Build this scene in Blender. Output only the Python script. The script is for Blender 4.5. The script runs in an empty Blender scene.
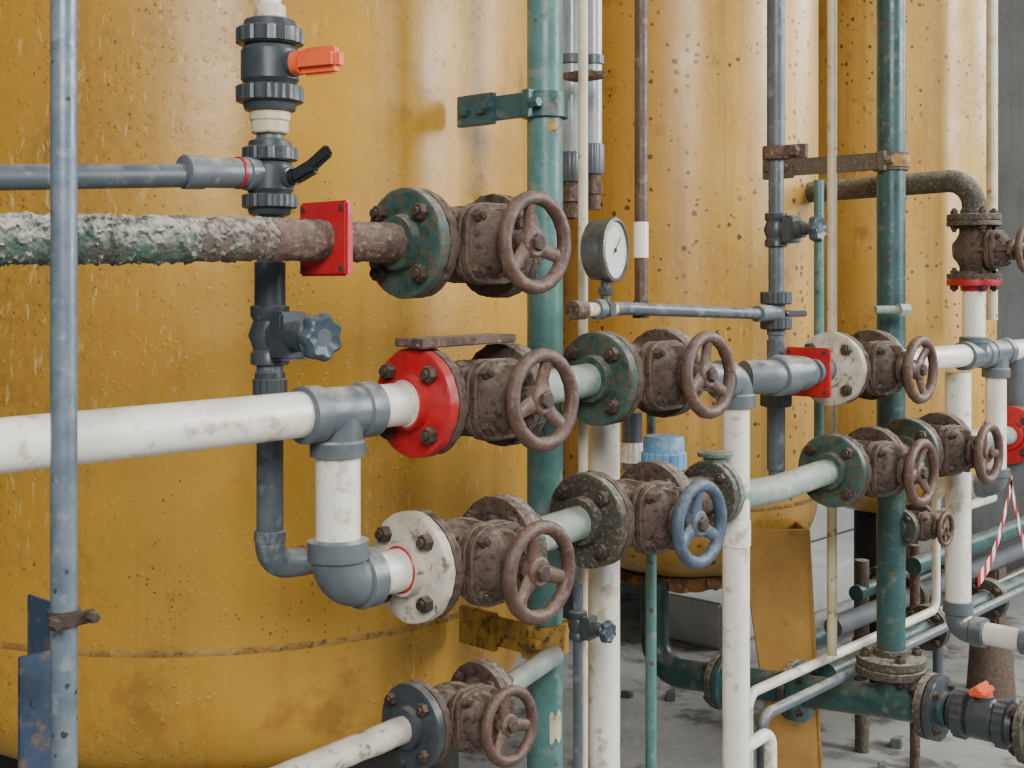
import bpy, bmesh, math, random
from mathutils import Vector, Matrix, noise
random.seed(4)
V=Vector
TH=math.radians(42.5); F=1250.0; CX=512.0; HY=285.0; CZ=1.55
cT,sT=math.cos(TH),math.sin(TH)
def ray(px):
    s=(px-CX)/F; return (cT+s*sT, sT-s*cT)
def pl(px,py,wy):
    d=ray(px); t=wy/d[1]; return V((t*d[0],wy,CZ+(HY-py)/F*t))
def dep(px,wy): return wy/ray(px)[1]
def rp(px,wy,w): return w/2*dep(px,wy)/F
X=V((1,0,0)); Y=V((0,1,0)); Z=V((0,0,1))

# ---------------------------------------------------------------- materials
def srgb(r,g,b):
    def c(u):
        u/=255.0
        return u/12.92 if u<=0.04045 else ((u+0.055)/1.055)**2.4
    return (c(r),c(g),c(b),1)
def mat(name,c1,c2,c3=None,scale=14,thr=.55,soft=.08,rough=.6,bump=.3,bscale=60,bdist=.002,
        dust=None,dustk=.6,c3thr=.6,spots=None,spotscale=30,spotr=.12,metal=0,streak=None,streakk=.6,stretch=(1,1,1),coat=0,spotmask=.5,spotbump=.5,blister=0,
        dlo=.15,dhi=.85,cut=.35,grime=None,scuff=None,dn=(.35,.62),crev=0,spotk=1.0):
    m=bpy.data.materials.new(name); m.use_nodes=True
    nt=m.node_tree; N=nt.nodes; L=nt.links
    bs=N['Principled BSDF']
    tc=N.new('ShaderNodeTexCoord'); oi=N.new('ShaderNodeObjectInfo')
    mul=N.new('ShaderNodeMath'); mul.operation='MULTIPLY'; mul.inputs[1].default_value=37
    L.new(oi.outputs['Random'],mul.inputs[0])
    add=N.new('ShaderNodeVectorMath'); add.operation='ADD'
    L.new(tc.outputs['Object'],add.inputs[0]); L.new(mul.outputs[0],add.inputs[1])
    co=add.outputs[0]
    def nz(sc,det=6,vec=None,ro=.6):
        n=N.new('ShaderNodeTexNoise'); n.inputs['Scale'].default_value=sc; n.inputs['Detail'].default_value=det
        n.inputs['Roughness'].default_value=ro
        L.new(vec or co,n.inputs['Vector']); return n.outputs['Fac']
    def rng(v,a,b,o0=0,o1=1):
        r=N.new('ShaderNodeMapRange'); r.inputs[1].default_value=a; r.inputs[2].default_value=b
        r.inputs[3].default_value=o0; r.inputs[4].default_value=o1
        L.new(v,r.inputs[0]); return r.outputs[0]
    def mix(f,a,b):
        x=N.new('ShaderNodeMix'); x.data_type='RGBA'
        L.new(f,x.inputs[0])
        for i,c in ((6,a),(7,b)):
            if isinstance(c,tuple): x.inputs[i].default_value=c
            else: L.new(c,x.inputs[i])
        return x.outputs[2]
    def mth(op,a,b):
        x=N.new('ShaderNodeMath'); x.operation=op
        for i,c in ((0,a),(1,b)):
            if isinstance(c,(int,float)): x.inputs[i].default_value=c
            else: L.new(c,x.inputs[i])
        return x.outputs[0]
    mp=N.new('ShaderNodeMapping'); mp.inputs['Scale'].default_value=stretch; L.new(co,mp.inputs[0])
    f1=rng(nz(scale,8,mp.outputs[0]),thr-soft,thr+soft)
    col=mix(f1,c1,c2)
    if c3:
        f2=rng(nz(scale*2.7,8),c3thr-.05,c3thr+.06)
        col=mix(f2,col,c3)
    if streak:
        mp2=N.new('ShaderNodeMapping'); mp2.inputs['Scale'].default_value=(1,1,.05); L.new(co,mp2.inputs[0])
        f4=rng(nz(26,5,mp2.outputs[0]),.5,.76,0,streakk)
        col=mix(f4,col,streak)
    if grime:
        gr_=mth('MULTIPLY',rng(nz(1.6,6,None,.7),.5,.72),rng(nz(60,6),.35,.6))
        col=mix(mth('MULTIPLY',gr_,.55),col,grime)
    if scuff:
        mp3=N.new('ShaderNodeMapping'); mp3.inputs['Scale'].default_value=(1,1,.25); L.new(co,mp3.inputs[0])
        sc_=mth('MULTIPLY',rng(nz(90,4,mp3.outputs[0]),.60,.66),rng(nz(2.5,4),.46,.62))
        col=mix(mth('MULTIPLY',sc_,.55),col,scuff)
    def vor(sc,rr,cut):
        vo=N.new('ShaderNodeTexVoronoi'); vo.inputs['Scale'].default_value=sc; vo.inputs['Randomness'].default_value=1
        wn=N.new('ShaderNodeTexNoise'); wn.inputs['Scale'].default_value=sc*2
        L.new(co,wn.inputs['Vector'])
        av=N.new('ShaderNodeVectorMath'); av.operation='MULTIPLY_ADD'
        L.new(wn.outputs['Color'],av.inputs[0]); av.inputs[1].default_value=(.5/sc,)*3; L.new(co,av.inputs[2])
        L.new(av.outputs[0],vo.inputs['Vector'])
        sep=N.new('ShaderNodeSeparateColor'); L.new(vo.outputs['Color'],sep.inputs[0])
        r2=mth('MULTIPLY',sep.outputs[1],rr)
        s=mth('SUBTRACT',r2,vo.outputs['Distance']); s=rng(s,0,rr*.25)
        return mth('MULTIPLY',s,rng(sep.outputs[0],cut,cut+.04))
    f5=None
    if spots:
        k=rng(nz(4,3),spotmask-.04,spotmask+.06)
        f5=mth('MULTIPLY',vor(spotscale,spotr,cut),k)
        col=mix(mth('MULTIPLY',f5,spotk),col,spots)
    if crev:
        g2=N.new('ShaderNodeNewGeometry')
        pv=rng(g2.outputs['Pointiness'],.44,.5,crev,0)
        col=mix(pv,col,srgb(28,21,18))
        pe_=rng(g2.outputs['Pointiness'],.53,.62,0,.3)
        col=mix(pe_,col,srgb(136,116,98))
    if dust:
        g=N.new('ShaderNodeNewGeometry'); sx=N.new('ShaderNodeSeparateXYZ'); L.new(g.outputs['Normal'],sx.inputs[0])
        up=rng(sx.outputs[2],dlo,dhi)
        d=mth('MULTIPLY',mth('MULTIPLY',up,rng(nz(scale*2,8),dn[0],dn[1])),dustk)
        col=mix(d,col,dust)
    L.new(col,bs.inputs['Base Color'])
    rr=rng(nz(scale*1.5,4),.3,.7,max(.05,rough-.12),min(1,rough+.15)); L.new(rr,bs.inputs['Roughness'])
    bs.inputs['Metallic'].default_value=metal
    bs.inputs['Coat Weight'].default_value=coat; bs.inputs['Coat Roughness'].default_value=.25
    hb=nz(bscale,8)
    if f5 is not None: hb=mth('ADD',hb,mth('MULTIPLY',f5,spotbump))
    if blister:
        kb=rng(nz(3,3),.4,.58)
        hb=mth('ADD',hb,mth('MULTIPLY',mth('MULTIPLY',vor(blister,.45,.25),kb),1.0))
    hb=mth('ADD',hb,mth('MULTIPLY',f1,.25))
    b=N.new('ShaderNodeBump'); b.inputs['Strength'].default_value=bump; b.inputs['Distance'].default_value=bdist
    L.new(hb,b.inputs['Height']); L.new(b.outputs[0],bs.inputs['Normal'])
    return m
tank_a=mat('tank_ochre_paint',srgb(200,152,50),srgb(180,132,40),srgb(158,114,38),scale=2.5,thr=.5,soft=.25,rough=.38,bump=.5,bscale=18,bdist=.0035,
   spots=srgb(124,88,42),spotscale=100,spotr=.34,streak=srgb(156,112,36),streakk=.45,spotmask=.53,c3thr=.65,blister=75,coat=.2,grime=srgb(128,96,48),scuff=srgb(218,192,128))
tank_b=mat('tank_ochre_spotted',srgb(202,160,74),srgb(182,138,56),srgb(156,114,50),scale=2.5,thr=.5,soft=.25,rough=.4,bump=.4,bscale=18,bdist=.003,
   spots=srgb(88,56,32),spotscale=48,spotr=.44,streak=srgb(146,106,48),spotmask=.47,c3thr=.64,coat=.18,cut=.3,grime=srgb(112,82,46),scuff=srgb(216,192,142),spotk=.92)
seamm=mat('scuffed_seam_paint',srgb(180,138,66),srgb(146,106,48),srgb(108,80,46),scale=26,rough=.6,bump=.6,thr=.5,soft=.1,c3thr=.58)
skirtm=mat('under_tank_dark',srgb(38,33,30),srgb(30,27,25),rough=.8,bump=.3)  # near-black, keeps the space under the tanks dark
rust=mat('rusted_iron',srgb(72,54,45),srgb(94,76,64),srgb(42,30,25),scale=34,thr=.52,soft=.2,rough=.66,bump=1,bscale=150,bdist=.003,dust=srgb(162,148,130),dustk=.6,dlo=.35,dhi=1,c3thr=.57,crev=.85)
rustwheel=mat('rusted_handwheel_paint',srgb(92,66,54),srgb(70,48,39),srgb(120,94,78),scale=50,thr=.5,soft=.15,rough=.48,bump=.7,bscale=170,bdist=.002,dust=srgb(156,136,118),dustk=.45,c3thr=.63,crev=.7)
boltm=mat('rusted_bolt',srgb(66,52,43),srgb(48,35,28),scale=60,rough=.7,bump=.7,bscale=200,bdist=.001,dust=srgb(146,134,118),dustk=.5)
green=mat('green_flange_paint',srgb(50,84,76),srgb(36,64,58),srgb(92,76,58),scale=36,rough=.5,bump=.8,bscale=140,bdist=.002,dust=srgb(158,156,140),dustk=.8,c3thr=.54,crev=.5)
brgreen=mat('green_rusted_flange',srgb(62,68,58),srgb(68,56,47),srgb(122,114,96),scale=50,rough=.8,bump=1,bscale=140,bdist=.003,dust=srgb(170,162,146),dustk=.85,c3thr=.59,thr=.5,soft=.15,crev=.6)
greengrey=mat('grey_green_flange',srgb(92,112,102),srgb(76,90,80),srgb(140,134,116),scale=40,rough=.7,bump=.8,bscale=140,bdist=.002,dust=srgb(178,172,154),dustk=.8,c3thr=.58)
pole_g=mat('green_pipe_paint',srgb(80,124,118),srgb(66,108,103),srgb(118,134,122),scale=12,rough=.38,bump=.4,bscale=80,bdist=.001,spots=srgb(92,78,56),spotscale=60,spotr=.45,spotmask=.47,streak=srgb(92,100,88))
pole_d=mat('dark_green_pipe_paint',srgb(48,84,84),srgb(40,70,72),srgb(90,102,94),scale=14,rough=.38,bump=.4,bscale=80,bdist=.001,spots=srgb(96,76,52),spotscale=60,spotr=.45,spotmask=.48,dust=srgb(150,150,140),dustk=.5,dlo=.4,dhi=1)
paleteal=mat('pale_teal_pipe_paint',srgb(146,160,148),srgb(114,138,128),srgb(174,170,150),scale=18,rough=.5,bump=.4,bscale=80,bdist=.001,dust=srgb(192,186,168),dustk=.6,thr=.5,soft=.15)
white=mat('white_plastic_pipe',srgb(234,230,218),srgb(218,212,196),srgb(182,170,148),scale=9,rough=.32,bump=.15,bscale=60,bdist=.001,c3thr=.61,dust=srgb(194,186,166),dustk=.5,dlo=.4,dhi=1)
cream=mat('cream_pipe',srgb(208,196,168),srgb(186,172,138),srgb(124,88,56),scale=12,rough=.5,bump=.2,bscale=60,bdist=.001,c3thr=.65)
grey=mat('grey_plastic',srgb(92,99,104),srgb(80,87,92),srgb(128,132,130),scale=14,rough=.36,bump=.15,bscale=60,bdist=.001,c3thr=.68,dust=srgb(184,182,172),dustk=.9,dlo=.25,dhi=.95)
dgrey=mat('dark_grey_plastic',srgb(60,66,71),srgb(50,56,60),srgb(98,102,102),scale=14,rough=.38,bump=.2,bscale=60,bdist=.001,c3thr=.68,dust=srgb(150,148,138),dustk=.5,dlo=.3,dhi=1)
black=mat('black_plastic',srgb(34,36,38),srgb(28,30,32),rough=.4,bump=.1)
bluegrey=mat('blue_grey_pipe',srgb(74,83,90),srgb(87,95,99),srgb(112,120,120),scale=12,rough=.4,bump=.25,bscale=70,bdist=.001,dust=srgb(160,162,156),dustk=.7,dlo=.3,dhi=1)
knobm=mat('slate_blue_knob',srgb(58,70,80),srgb(48,60,69),rough=.4,bump=.1,dust=srgb(130,138,140),dustk=.5)
galv=mat('galvanised_steel',srgb(114,126,136),srgb(96,109,121),srgb(134,142,146),scale=22,rough=.36,bump=.25,bscale=130,bdist=.0008,metal=.3,spots=srgb(70,62,54),spotscale=80,spotr=.4,spotmask=.52)
dsteel=mat('background_steel',srgb(92,98,102),srgb(74,79,83),srgb(106,98,88),scale=8,rough=.6,bump=.3)
bluep=mat('blue_paint',srgb(46,62,84),srgb(38,48,62),srgb(90,78,66),scale=14,rough=.5,bump=.4,c3thr=.55)
bluel=mat('faded_blue_plastic',srgb(94,146,180),srgb(76,122,158),srgb(150,170,176),scale=20,rough=.5,bump=.2,dust=srgb(180,190,190),dustk=.4)
bluew=mat('blue_handwheel_paint',srgb(56,80,102),srgb(70,92,110),srgb(84,70,60),scale=50,rough=.55,bump=.5,dust=srgb(144,162,172),dustk=.5,c3thr=.57,crev=.4)
red=mat('red_plastic_flange',srgb(180,30,36),srgb(160,24,30),srgb(130,56,50),scale=18,rough=.4,bump=.2,c3thr=.66,dust=srgb(190,114,100),dustk=.35)
orange=mat('orange_plastic',srgb(232,98,54),srgb(216,84,42),rough=.5,bump=.1,dust=srgb(238,152,116),dustk=.4)
wflange=mat('off_white_flange',srgb(198,190,174),srgb(176,166,146),srgb(116,100,82),scale=20,rough=.55,bump=.3,c3thr=.61)
crust=mat('crusted_pipe_paint',srgb(68,92,82),srgb(88,82,70),srgb(128,118,104),scale=30,thr=.54,soft=.12,rough=.95,bump=1,bscale=150,bdist=.006,dust=srgb(192,186,172),dustk=.95,c3thr=.58,dlo=-.3,dhi=.55,dn=(.38,.54))
crust2=mat('crusted_rusty_pipe',srgb(96,78,70),srgb(76,86,76),srgb(142,130,116),scale=34,thr=.56,soft=.12,rough=.95,bump=1,bscale=150,bdist=.006,dust=srgb(182,172,158),dustk=.9,c3thr=.59,dlo=-.15,dhi=.65,dn=(.40,.56))
rustpipe=mat('rusted_pipe',srgb(100,78,68),srgb(76,57,49),srgb(138,120,106),scale=50,rough=.85,bump=1,bscale=130,bdist=.004,dust=srgb(172,158,142),dustk=.6,c3thr=.61)
brownp=mat('brown_pipe_paint',srgb(88,66,52),srgb(70,52,42),srgb(118,96,76),scale=18,rough=.5,bump=.4)
casem=mat('grimy_steel_case',srgb(96,98,94),srgb(74,74,70),srgb(120,112,98),scale=24,rough=.4,bump=.3,metal=.4)
glass=mat('clouded_glass',srgb(176,184,184),srgb(132,142,146),scale=10,rough=.1,bump=.05,stretch=(1,1,.2),coat=.5)
dial=mat('white_dial',srgb(216,222,210),srgb(200,206,192),rough=.25,bump=.02)
concrete=mat('concrete_floor',srgb(158,158,152),srgb(134,134,128),srgb(100,96,88),scale=2.2,rough=.85,bump=.35,bscale=25,bdist=.004,c3thr=.57,grime=srgb(74,70,64))
wallm=mat('grey_wall',srgb(92,96,98),srgb(72,76,79),srgb(112,114,112),scale=1.2,rough=.9,bump=.2,bscale=12)
ceilm=mat('dark_ceiling',srgb(80,80,78),srgb(64,64,64),rough=.9,bump=.1)
colm=mat('concrete_column',srgb(130,133,133),srgb(112,115,115),scale=1.5,rough=.9,bump=.2,bscale=12,streak=srgb(96,96,95),grime=srgb(88,86,82))
stepm=mat('pale_concrete_step',srgb(184,184,178),srgb(164,164,158),scale=3,rough=.9,bump=.2,bscale=12,grime=srgb(116,114,108))
yelb=mat('yellow_bracket_paint',srgb(172,132,52),srgb(130,96,46),srgb(84,60,42),scale=24,rough=.65,bump=.9,c3thr=.58)
legm=mat('ochre_support_paint',srgb(176,134,62),srgb(156,116,52),srgb(128,90,48),scale=4,rough=.6,bump=.3,c3thr=.66,grime=srgb(116,84,50))
yrust=mat('yellow_rusted_edge',srgb(140,104,62),srgb(84,60,44),srgb(170,150,116),scale=22,rough=.85,bump=1,bdist=.006)
tapem=mat('tape_white',srgb(230,226,220),srgb(216,212,204),rough=.5,bump=.05)

# ---------------------------------------------------------------- mesh builder
def basis(ax):
    ax=ax.normalized(); h=Z if abs(ax.z)<.9 else X
    u=ax.cross(h).normalized(); return u,ax.cross(u).normalized()
class MB:
    def __init__(s): s.bm=bmesh.new()
    def rings(s,R,cap=True,close=False):
        bm=s.bm; vs=[[bm.verts.new(p) for p in r] for r in R]; n=len(vs[0])
        m=len(vs); rng=range(m if close else m-1)
        for i in rng:
            a,b=vs[i],vs[(i+1)%m]
            for j in range(n):
                try: bm.faces.new((a[j],a[(j+1)%n],b[(j+1)%n],b[j]))
                except ValueError: pass
        if cap and not close:
            bm.faces.new(list(reversed(vs[0]))); bm.faces.new(vs[-1])
        return s
    def lathe(s,prof,o,ax,seg=36,fn=None,cap=True,close=False):
        u,v=basis(ax); a=ax.normalized(); R=[]
        for (d,r) in prof:
            r=max(r,.0003)
            R.append([o+a*d+(u*math.cos(t)+v*math.sin(t))*(r*(fn(t) if fn else 1)) for t in [2*math.pi*k/seg for k in range(seg)]])
        return s.rings(R,cap,close)
    def cyl(s,p0,p1,r,r1=None,seg=32,bev=0):
        L=(p1-p0).length; r1=r if r1 is None else r1
        pr=[(0,r),(L,r1)]
        if bev: pr=[(0,r-bev),(bev,r),(L-bev,r1),(L,r1-bev)]
        return s.lathe(pr,p0,p1-p0,seg)
    def hexa(s,p0,p1,r):
        L=(p1-p0).length; return s.lathe([(0,r),(L*.8,r),(L,r*.86)],p0,p1-p0,6)
    def knurl(s,p0,p1,r,n=16):
        L=(p1-p0).length
        return s.lathe([(0,r*.9),(L*.1,r),(L*.9,r),(L,r*.9)],p0,p1-p0,n*4,fn=lambda t:1-.05*(math.cos(n*t)>0))
    def lobed(s,p0,p1,r,n=6,k=.12):
        L=(p1-p0).length
        return s.lathe([(0,r*.7),(L*.15,r*.95),(L*.5,r),(L*.85,r*.95),(L,r*.8),(L*.9,r*.6),(L*.8,r*.2)],p0,p1-p0,84,fn=lambda t:1+k*math.cos(n*t))
    def torus(s,c,ax,R,r,seg=48,s2=12):
        u,v=basis(ax); a=ax.normalized(); RR=[]
        for k in range(seg):
            t=2*math.pi*k/seg; d=u*math.cos(t)+v*math.sin(t)
            RR.append([c+d*(R+r*math.cos(q))+a*(r*math.sin(q)) for q in [2*math.pi*j/s2 for j in range(s2)]])
        return s.rings(RR,False,True)
    def tube(s,pts,r,bend=.05,seg=28):
        P=[V(p) for p in pts]; path=[P[0]]
        for i in range(1,len(P)-1):
            a,b,c=P[i-1],P[i],P[i+1]; d1=(a-b).normalized(); d2=(c-b).normalized()
            ang=d1.angle(d2)
            if ang>3.1: path.append(b); continue
            L=min(bend/math.tan(ang/2),(a-b).length*.49 if i>1 else (a-b).length*.98,(c-b).length*.49 if i<len(P)-2 else (c-b).length*.98)
            rr=L*math.tan(ang/2); p0=b+d1*L; p1=b+d2*L
            cen=b+(d1+d2).normalized()*(rr/math.sin(ang/2))
            e0=p0-cen; e1=p1-cen; tot=e0.angle(e1); ax=e0.cross(e1).normalized()
            for k in range(11): path.append(cen+Matrix.Rotation(tot*k/10,3,ax)@e0)
        path.append(P[-1])
        Q=[path[0]]
        for q in path[1:]:
            if (q-Q[-1]).length>1e-6: Q.append(q)
        path=Q
        t0=(path[1]-path[0]).normalized(); u,v=basis(t0); R=[]
        for i,p in enumerate(path):
            if i==0: t=t0
            elif i==len(path)-1: t=(path[-1]-path[-2]).normalized()
            else: t=((path[i]-path[i-1]).normalized()+(path[i+1]-path[i]).normalized()).normalized()
            q=t0.rotation_difference(t); u=q@u; v=q@v; t0=t
            R.append([p+(u*math.cos(a)+v*math.sin(a))*r for a in [2*math.pi*k/seg for k in range(seg)]])
        return s.rings(R)
    def pipe(s,p0,p1,r,n=24,amp=0,k=40,seg=40,top=0):
        R=[]; a=(p1-p0); u,v=basis(a)
        if top: seg=90
        for i in range(n+1):
            c=p0+a*(i/n); ring=[]
            for j in range(seg):
                t=2*math.pi*j/seg; d=u*math.cos(t)+v*math.sin(t); p=c+d*r
                e=amp*noise.fractal(p*k,1,2,4)
                if top:
                    h=noise.fractal(p*k*1.1+V((3,5,7)),1,2,4)*1.5+d.z*.5-.05
                    e+=top*max(0,min(1,h*3))*(.7+.6*noise.noise(p*k*3))
                ring.append(p+d*e)
            R.append(ring)
        return s.rings(R)
    def box(s,c,size,M=None,bev=.0015):
        r=bmesh.ops.create_cube(s.bm,size=1); vs=r['verts']
        for w in vs: w.co=V((w.co.x*size[0],w.co.y*size[1],w.co.z*size[2]))
        es=list({e for w in vs for e in w.link_edges})
        if bev: 
            rr=bmesh.ops.bevel(s.bm,geom=es,offset=min(bev,min(size)*.3),segments=2,affect='EDGES')
            vs=list({w for f in rr['faces'] for w in f.verts})
        for w in vs: w.co=(M@w.co if M else w.co)+V(c)
        return s
    def slab(s,y0,y1,w,rc):
        def ring(y,e):
            o=[]
            for (sx,sz,a0) in ((1,1,0),(-1,1,90),(-1,-1,180),(1,-1,270)):
                for k in range(9):
                    a=math.radians(a0+11.25*k); h=w/2-rc
                    o.append(V((sx*h+(rc-e)*math.cos(a),-y,sz*h+(rc-e)*math.sin(a))))
            return o
        return s.rings([ring(y0,.002),ring(y0+.002,0),ring(y1-.002,0),ring(y1,.002)])
    def jit(s,amp,k):
        s.bm.normal_update()
        for v in s.bm.verts: v.co+=v.normal*(amp*noise.fractal(v.co*k,1,2,3))
        return s
    def mesh(s,name,sharp=35):
        bmesh.ops.recalc_face_normals(s.bm,faces=s.bm.faces[:])
        me=bpy.data.meshes.new(name); s.bm.to_mesh(me); s.bm.free()
        for p in me.polygons: p.use_smooth=True
        me.set_sharp_from_angle(angle=math.radians(sharp))
        me.materials.append(None)
        return me
WL={}
col=bpy.context.scene.collection
def setmat(o,m): o.material_slots[0].link='OBJECT'; o.material_slots[0].material=m
def tag(o,label,cat,group=None):
    o['label']=label; o['category']=cat
    if group: o['group']=group
def obj(mb,name,m,parent=None,label=None,cat=None,group=None,org=None,kind=None):
    me=mb.mesh(name)
    vs=[v.co for v in me.vertices]
    if org is None:
        org=V([(min(v[i] for v in vs)+max(v[i] for v in vs))/2 for i in range(3)])
    me.transform(Matrix.Translation(-org))
    o=bpy.data.objects.new(name,me); col.objects.link(o); setmat(o,m); WL[o.name]=org
    if parent: o.parent=parent; o.location=org-WL[parent.name]
    else: o.location=org
    if cat: tag(o,label,cat,group)
    elif label: o['label']=label
    if kind: o['kind']=kind
    return o
def inst(me,name,m,parent=None,loc=(0,0,0),rot=None,label=None,cat=None,group=None,scale=1):
    o=bpy.data.objects.new(name,me); col.objects.link(o); setmat(o,m)
    if parent: o.parent=parent
    M=Matrix.Translation(V(loc))@(rot.to_4x4() if rot else Matrix.Identity(4))@Matrix.Scale(scale,4)
    o.matrix_local=M
    if not parent: o.matrix_world=M
    if cat: tag(o,label,cat,group)
    elif label: o['label']=label
    return o
def empty(name,loc,rot,label,cat,group=None,scale=1):
    o=bpy.data.objects.new(name,None); col.objects.link(o); o.empty_display_size=.05
    o.matrix_world=Matrix.Translation(V(loc))@(rot.to_4x4() if rot else Matrix.Identity(4))@Matrix.Scale(scale,4)
    WL[o.name]=V(loc); tag(o,label,cat,group); return o

# ---------------------------------------------------------------- templates
NZ=-Z; NY=-Y
RX=lambda a:Matrix.Rotation(a,3,'X'); RY=lambda a:Matrix.Rotation(a,3,'Y'); RZ=lambda a:Matrix.Rotation(a,3,'Z')
def t_body():
    b=MB()
    b.lathe([(-.088,.079),(-.08,.0795),(-.074,.079),(-.073,.077),(-.072,.06),(-.071,.052),(-.064,.043),(-.055,.042),(-.045,.045),(-.035,.05),(-.025,.054),(-.012,.056),(0,.057),(.012,.056),(.025,.054),(.035,.05),(.045,.045),(.055,.042),(.064,.043),(.071,.052),(.072,.06),(.073,.077),(.074,.079),(.08,.0795),(.088,.079)],V((0,0,0)),X,72)
    b.lathe([(0,.048),(.02,.048),(.035,.045),(.046,.047),(.052,.052)],V((0,0,0)),NY,48); b.slab(.052,.066,.118,.040)
    b.lathe([(.0,.036),(.052,.034),(.058,.028)],V((0,0,0)),Y,32)
    b.box(V((0,-.028,0)),(.142,.05,.012),None,.003).box(V((0,.022,0)),(.142,.04,.010),None,.003)
    b.box(V((0,-.03,0)),(.012,.06,.114),None,.003)
    return b.jit(.002,80).mesh('valve_body')
def t_bonnet():
    b=MB()
    b.slab(.068,.081,.118,.040)
    b.lathe([(.079,.054),(.083,.050),(.091,.048),(.099,.043),(.106,.034),(.112,.023),(.115,.031),(.123,.031),(.125,.015),(.138,.013)],V((0,0,0)),NY,48)
    b.box(V((0,-.096,0)),(.012,.034,.098)).box(V((0,-.119,0)),(.030,.011,.076))
    b.hexa(V((0,-.12,.028)),V((0,-.134,.028)),.009).hexa(V((0,-.12,-.028)),V((0,-.134,-.028)),.009)
    return b.jit(.0018,80).mesh('valve_bonnet')
WO=.157
def t_wheel():
    b=MB(); c=V((0,-WO,0))
    b.torus(c,Y,.0630,.0104,64,14)
    b.lathe([(WO-.018,.016),(WO-.014,.0215),(WO+.001,.0215),(WO+.004,.018)],V((0,0,0)),NY,28)
    for k in range(3):
        t=2*math.pi*k/3; d=V((math.cos(t),0,math.sin(t))); n=d.cross(Y); R=[]
        for (q,yy,w,h) in ((.012,-.006,.015,.008),(.03,-.006,.012,.0070),(.048,-.003,.0105,.0065),(.063,0,.014,.007)):
            cc=d*q+NY*(WO+yy)
            R.append([cc+n*(w*math.cos(a))+Y*(h*math.sin(a)) for a in [2*math.pi*j/12 for j in range(12)]])
        b.rings(R)
    return b.jit(.0011,90).mesh('valve_handwheel')
def t_stem(): return MB().cyl(V((0,-.1,0)),V((0,-WO-.012,0)),.0075,seg=16).mesh('valve_stem')
def t_nut(): return MB().hexa(V((0,0,0)),V((0,-.008,0)),.0125).mesh('hub_nut')
def t_flange():
    b=MB(); b.lathe([(-.016,.038),(-.002,.041),(0,.05),(.0003,.065),(.0005,.0765),(.002,.079),(.010,.0795),(.018,.079),(.02,.077)],V((0,0,0)),X,96)
    return b.jit(.0013,60).mesh('flange_disc')
def t_bolt():
    b=MB(); b.hexa(V((-.0005,0,0)),V((-.0125,0,0)),.0125).cyl(V((-.018,0,0)),V((.055,0,0)),.0065,seg=12).hexa(V((.0375,0,0)),V((.0475,0,0)),.012)
    return b.mesh('bolt')
def t_sbolt():
    return MB().hexa(V((0,0,0)),V((0,-.009,0)),.0095).cyl(V((0,.03,0)),V((0,-.015,0)),.0048,seg=10).mesh('small_bolt')
T=dict(body=t_body(),bonnet=t_bonnet(),wheel=t_wheel(),stem=t_stem(),nut=t_nut(),flange=t_flange(),bolt=t_bolt(),sb=t_sbolt())
def flange(loc,rot,m,label,scale=1,name='pipe_flange',a0=45,bolts=True):
    f=inst(T['flange'],name,m,None,loc,rot,label,'pipe flange','bolted pipe flanges',scale)
    if bolts:
        for k in range(4):
            t=math.radians(a0+90*k)
            inst(T['bolt'],'bolt',boltm,f,(0,.0615*math.cos(t),.0615*math.sin(t)),RX(random.random()))
    return f
def valve(c,label,fm=None,bm_=None,wheel=None,body=None,tilt=0,scale=1,base=None,fl=('green painted','rusty green'),spin=None,aj=0):
    fm=fm or green; bm_=bm_ or rust; wheel=wheel or rustwheel; body=body or rust
    R=(base or Matrix.Identity(3))@RX(-math.radians(tilt))
    v=empty('gate_valve',c,R,label,'valve','gate valves on the pipe rows',scale)
    inst(T['body'],'body',body,v)
    bo=inst(T['bonnet'],'bonnet',body,v)
    for k in range(4):
        t=math.radians(45+90*k); inst(T['sb'],'bolt',boltm,bo,(.056*math.cos(t),-.081,.056*math.sin(t)))
    inst(T['stem'],'stem',boltm,v)
    w=inst(T['wheel'],'handwheel',wheel,v,(0,0,0),RY(spin if spin is not None else random.random()*2))
    inst(T['nut'],'hub_nut',boltm,w,(0,-WO-.0035,0))
    RB=(base or Matrix.Identity(3))
    flange(V(c)+RB@V((-.109*scale,0,0)),RB@RX(aj),fm,fl[0]+' round flange bolted to a gate valve',scale)
    flange(V(c)+RB@V((.109*scale,0,0)),RB@RZ(math.pi)@RX(aj),bm_,fl[1]+' round flange bolted to a gate valve',scale)
    return v
def vrow(px,py,label,wy=1.32,scale=1,**k):
    p=pl(px,py,wy); c=p+V((.109*scale,0,0)); valve(c,label,scale=scale,**k)
    return p,p+V((.218*scale,0,0))

# ---------------------------------------------------------------- setting
def structure(b,name,m):
    return obj(b,name,m,kind='structure')
structure(MB().box(V((6,2,-.05)),(26,18,.1),bev=0),'floor',concrete)
structure(MB().box(V((6,6.2,2.5)),(26,.2,5.2),bev=0),'wall_back',wallm)
structure(MB().box(V((15,2,2.5)),(.2,9,5.2),bev=0),'wall_right',wallm)
structure(MB().box(V((6.5,3.6,4.9)),(18,5.4,.12),bev=0),'unseen_ceiling',ceilm)  # unseen roof, added to block sky light above the tanks
p=pl(1012,285,2.5)
structure(MB().box(V((p.x+.1,2.5,2.42)),(.34,.5,4.84),bev=.01),'trim_1',colm)
for k,(dy,zb) in enumerate(((0,.1),(.35,.3),(.7,.5))):
    obj(MB().box(V((7.0,3.1+dy,zb)),(5.0,.36,.2),bev=.012),'concrete_step',stepm,label='pale grey concrete step in a low flight behind the tanks',cat='step',group='grey concrete steps')
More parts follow.
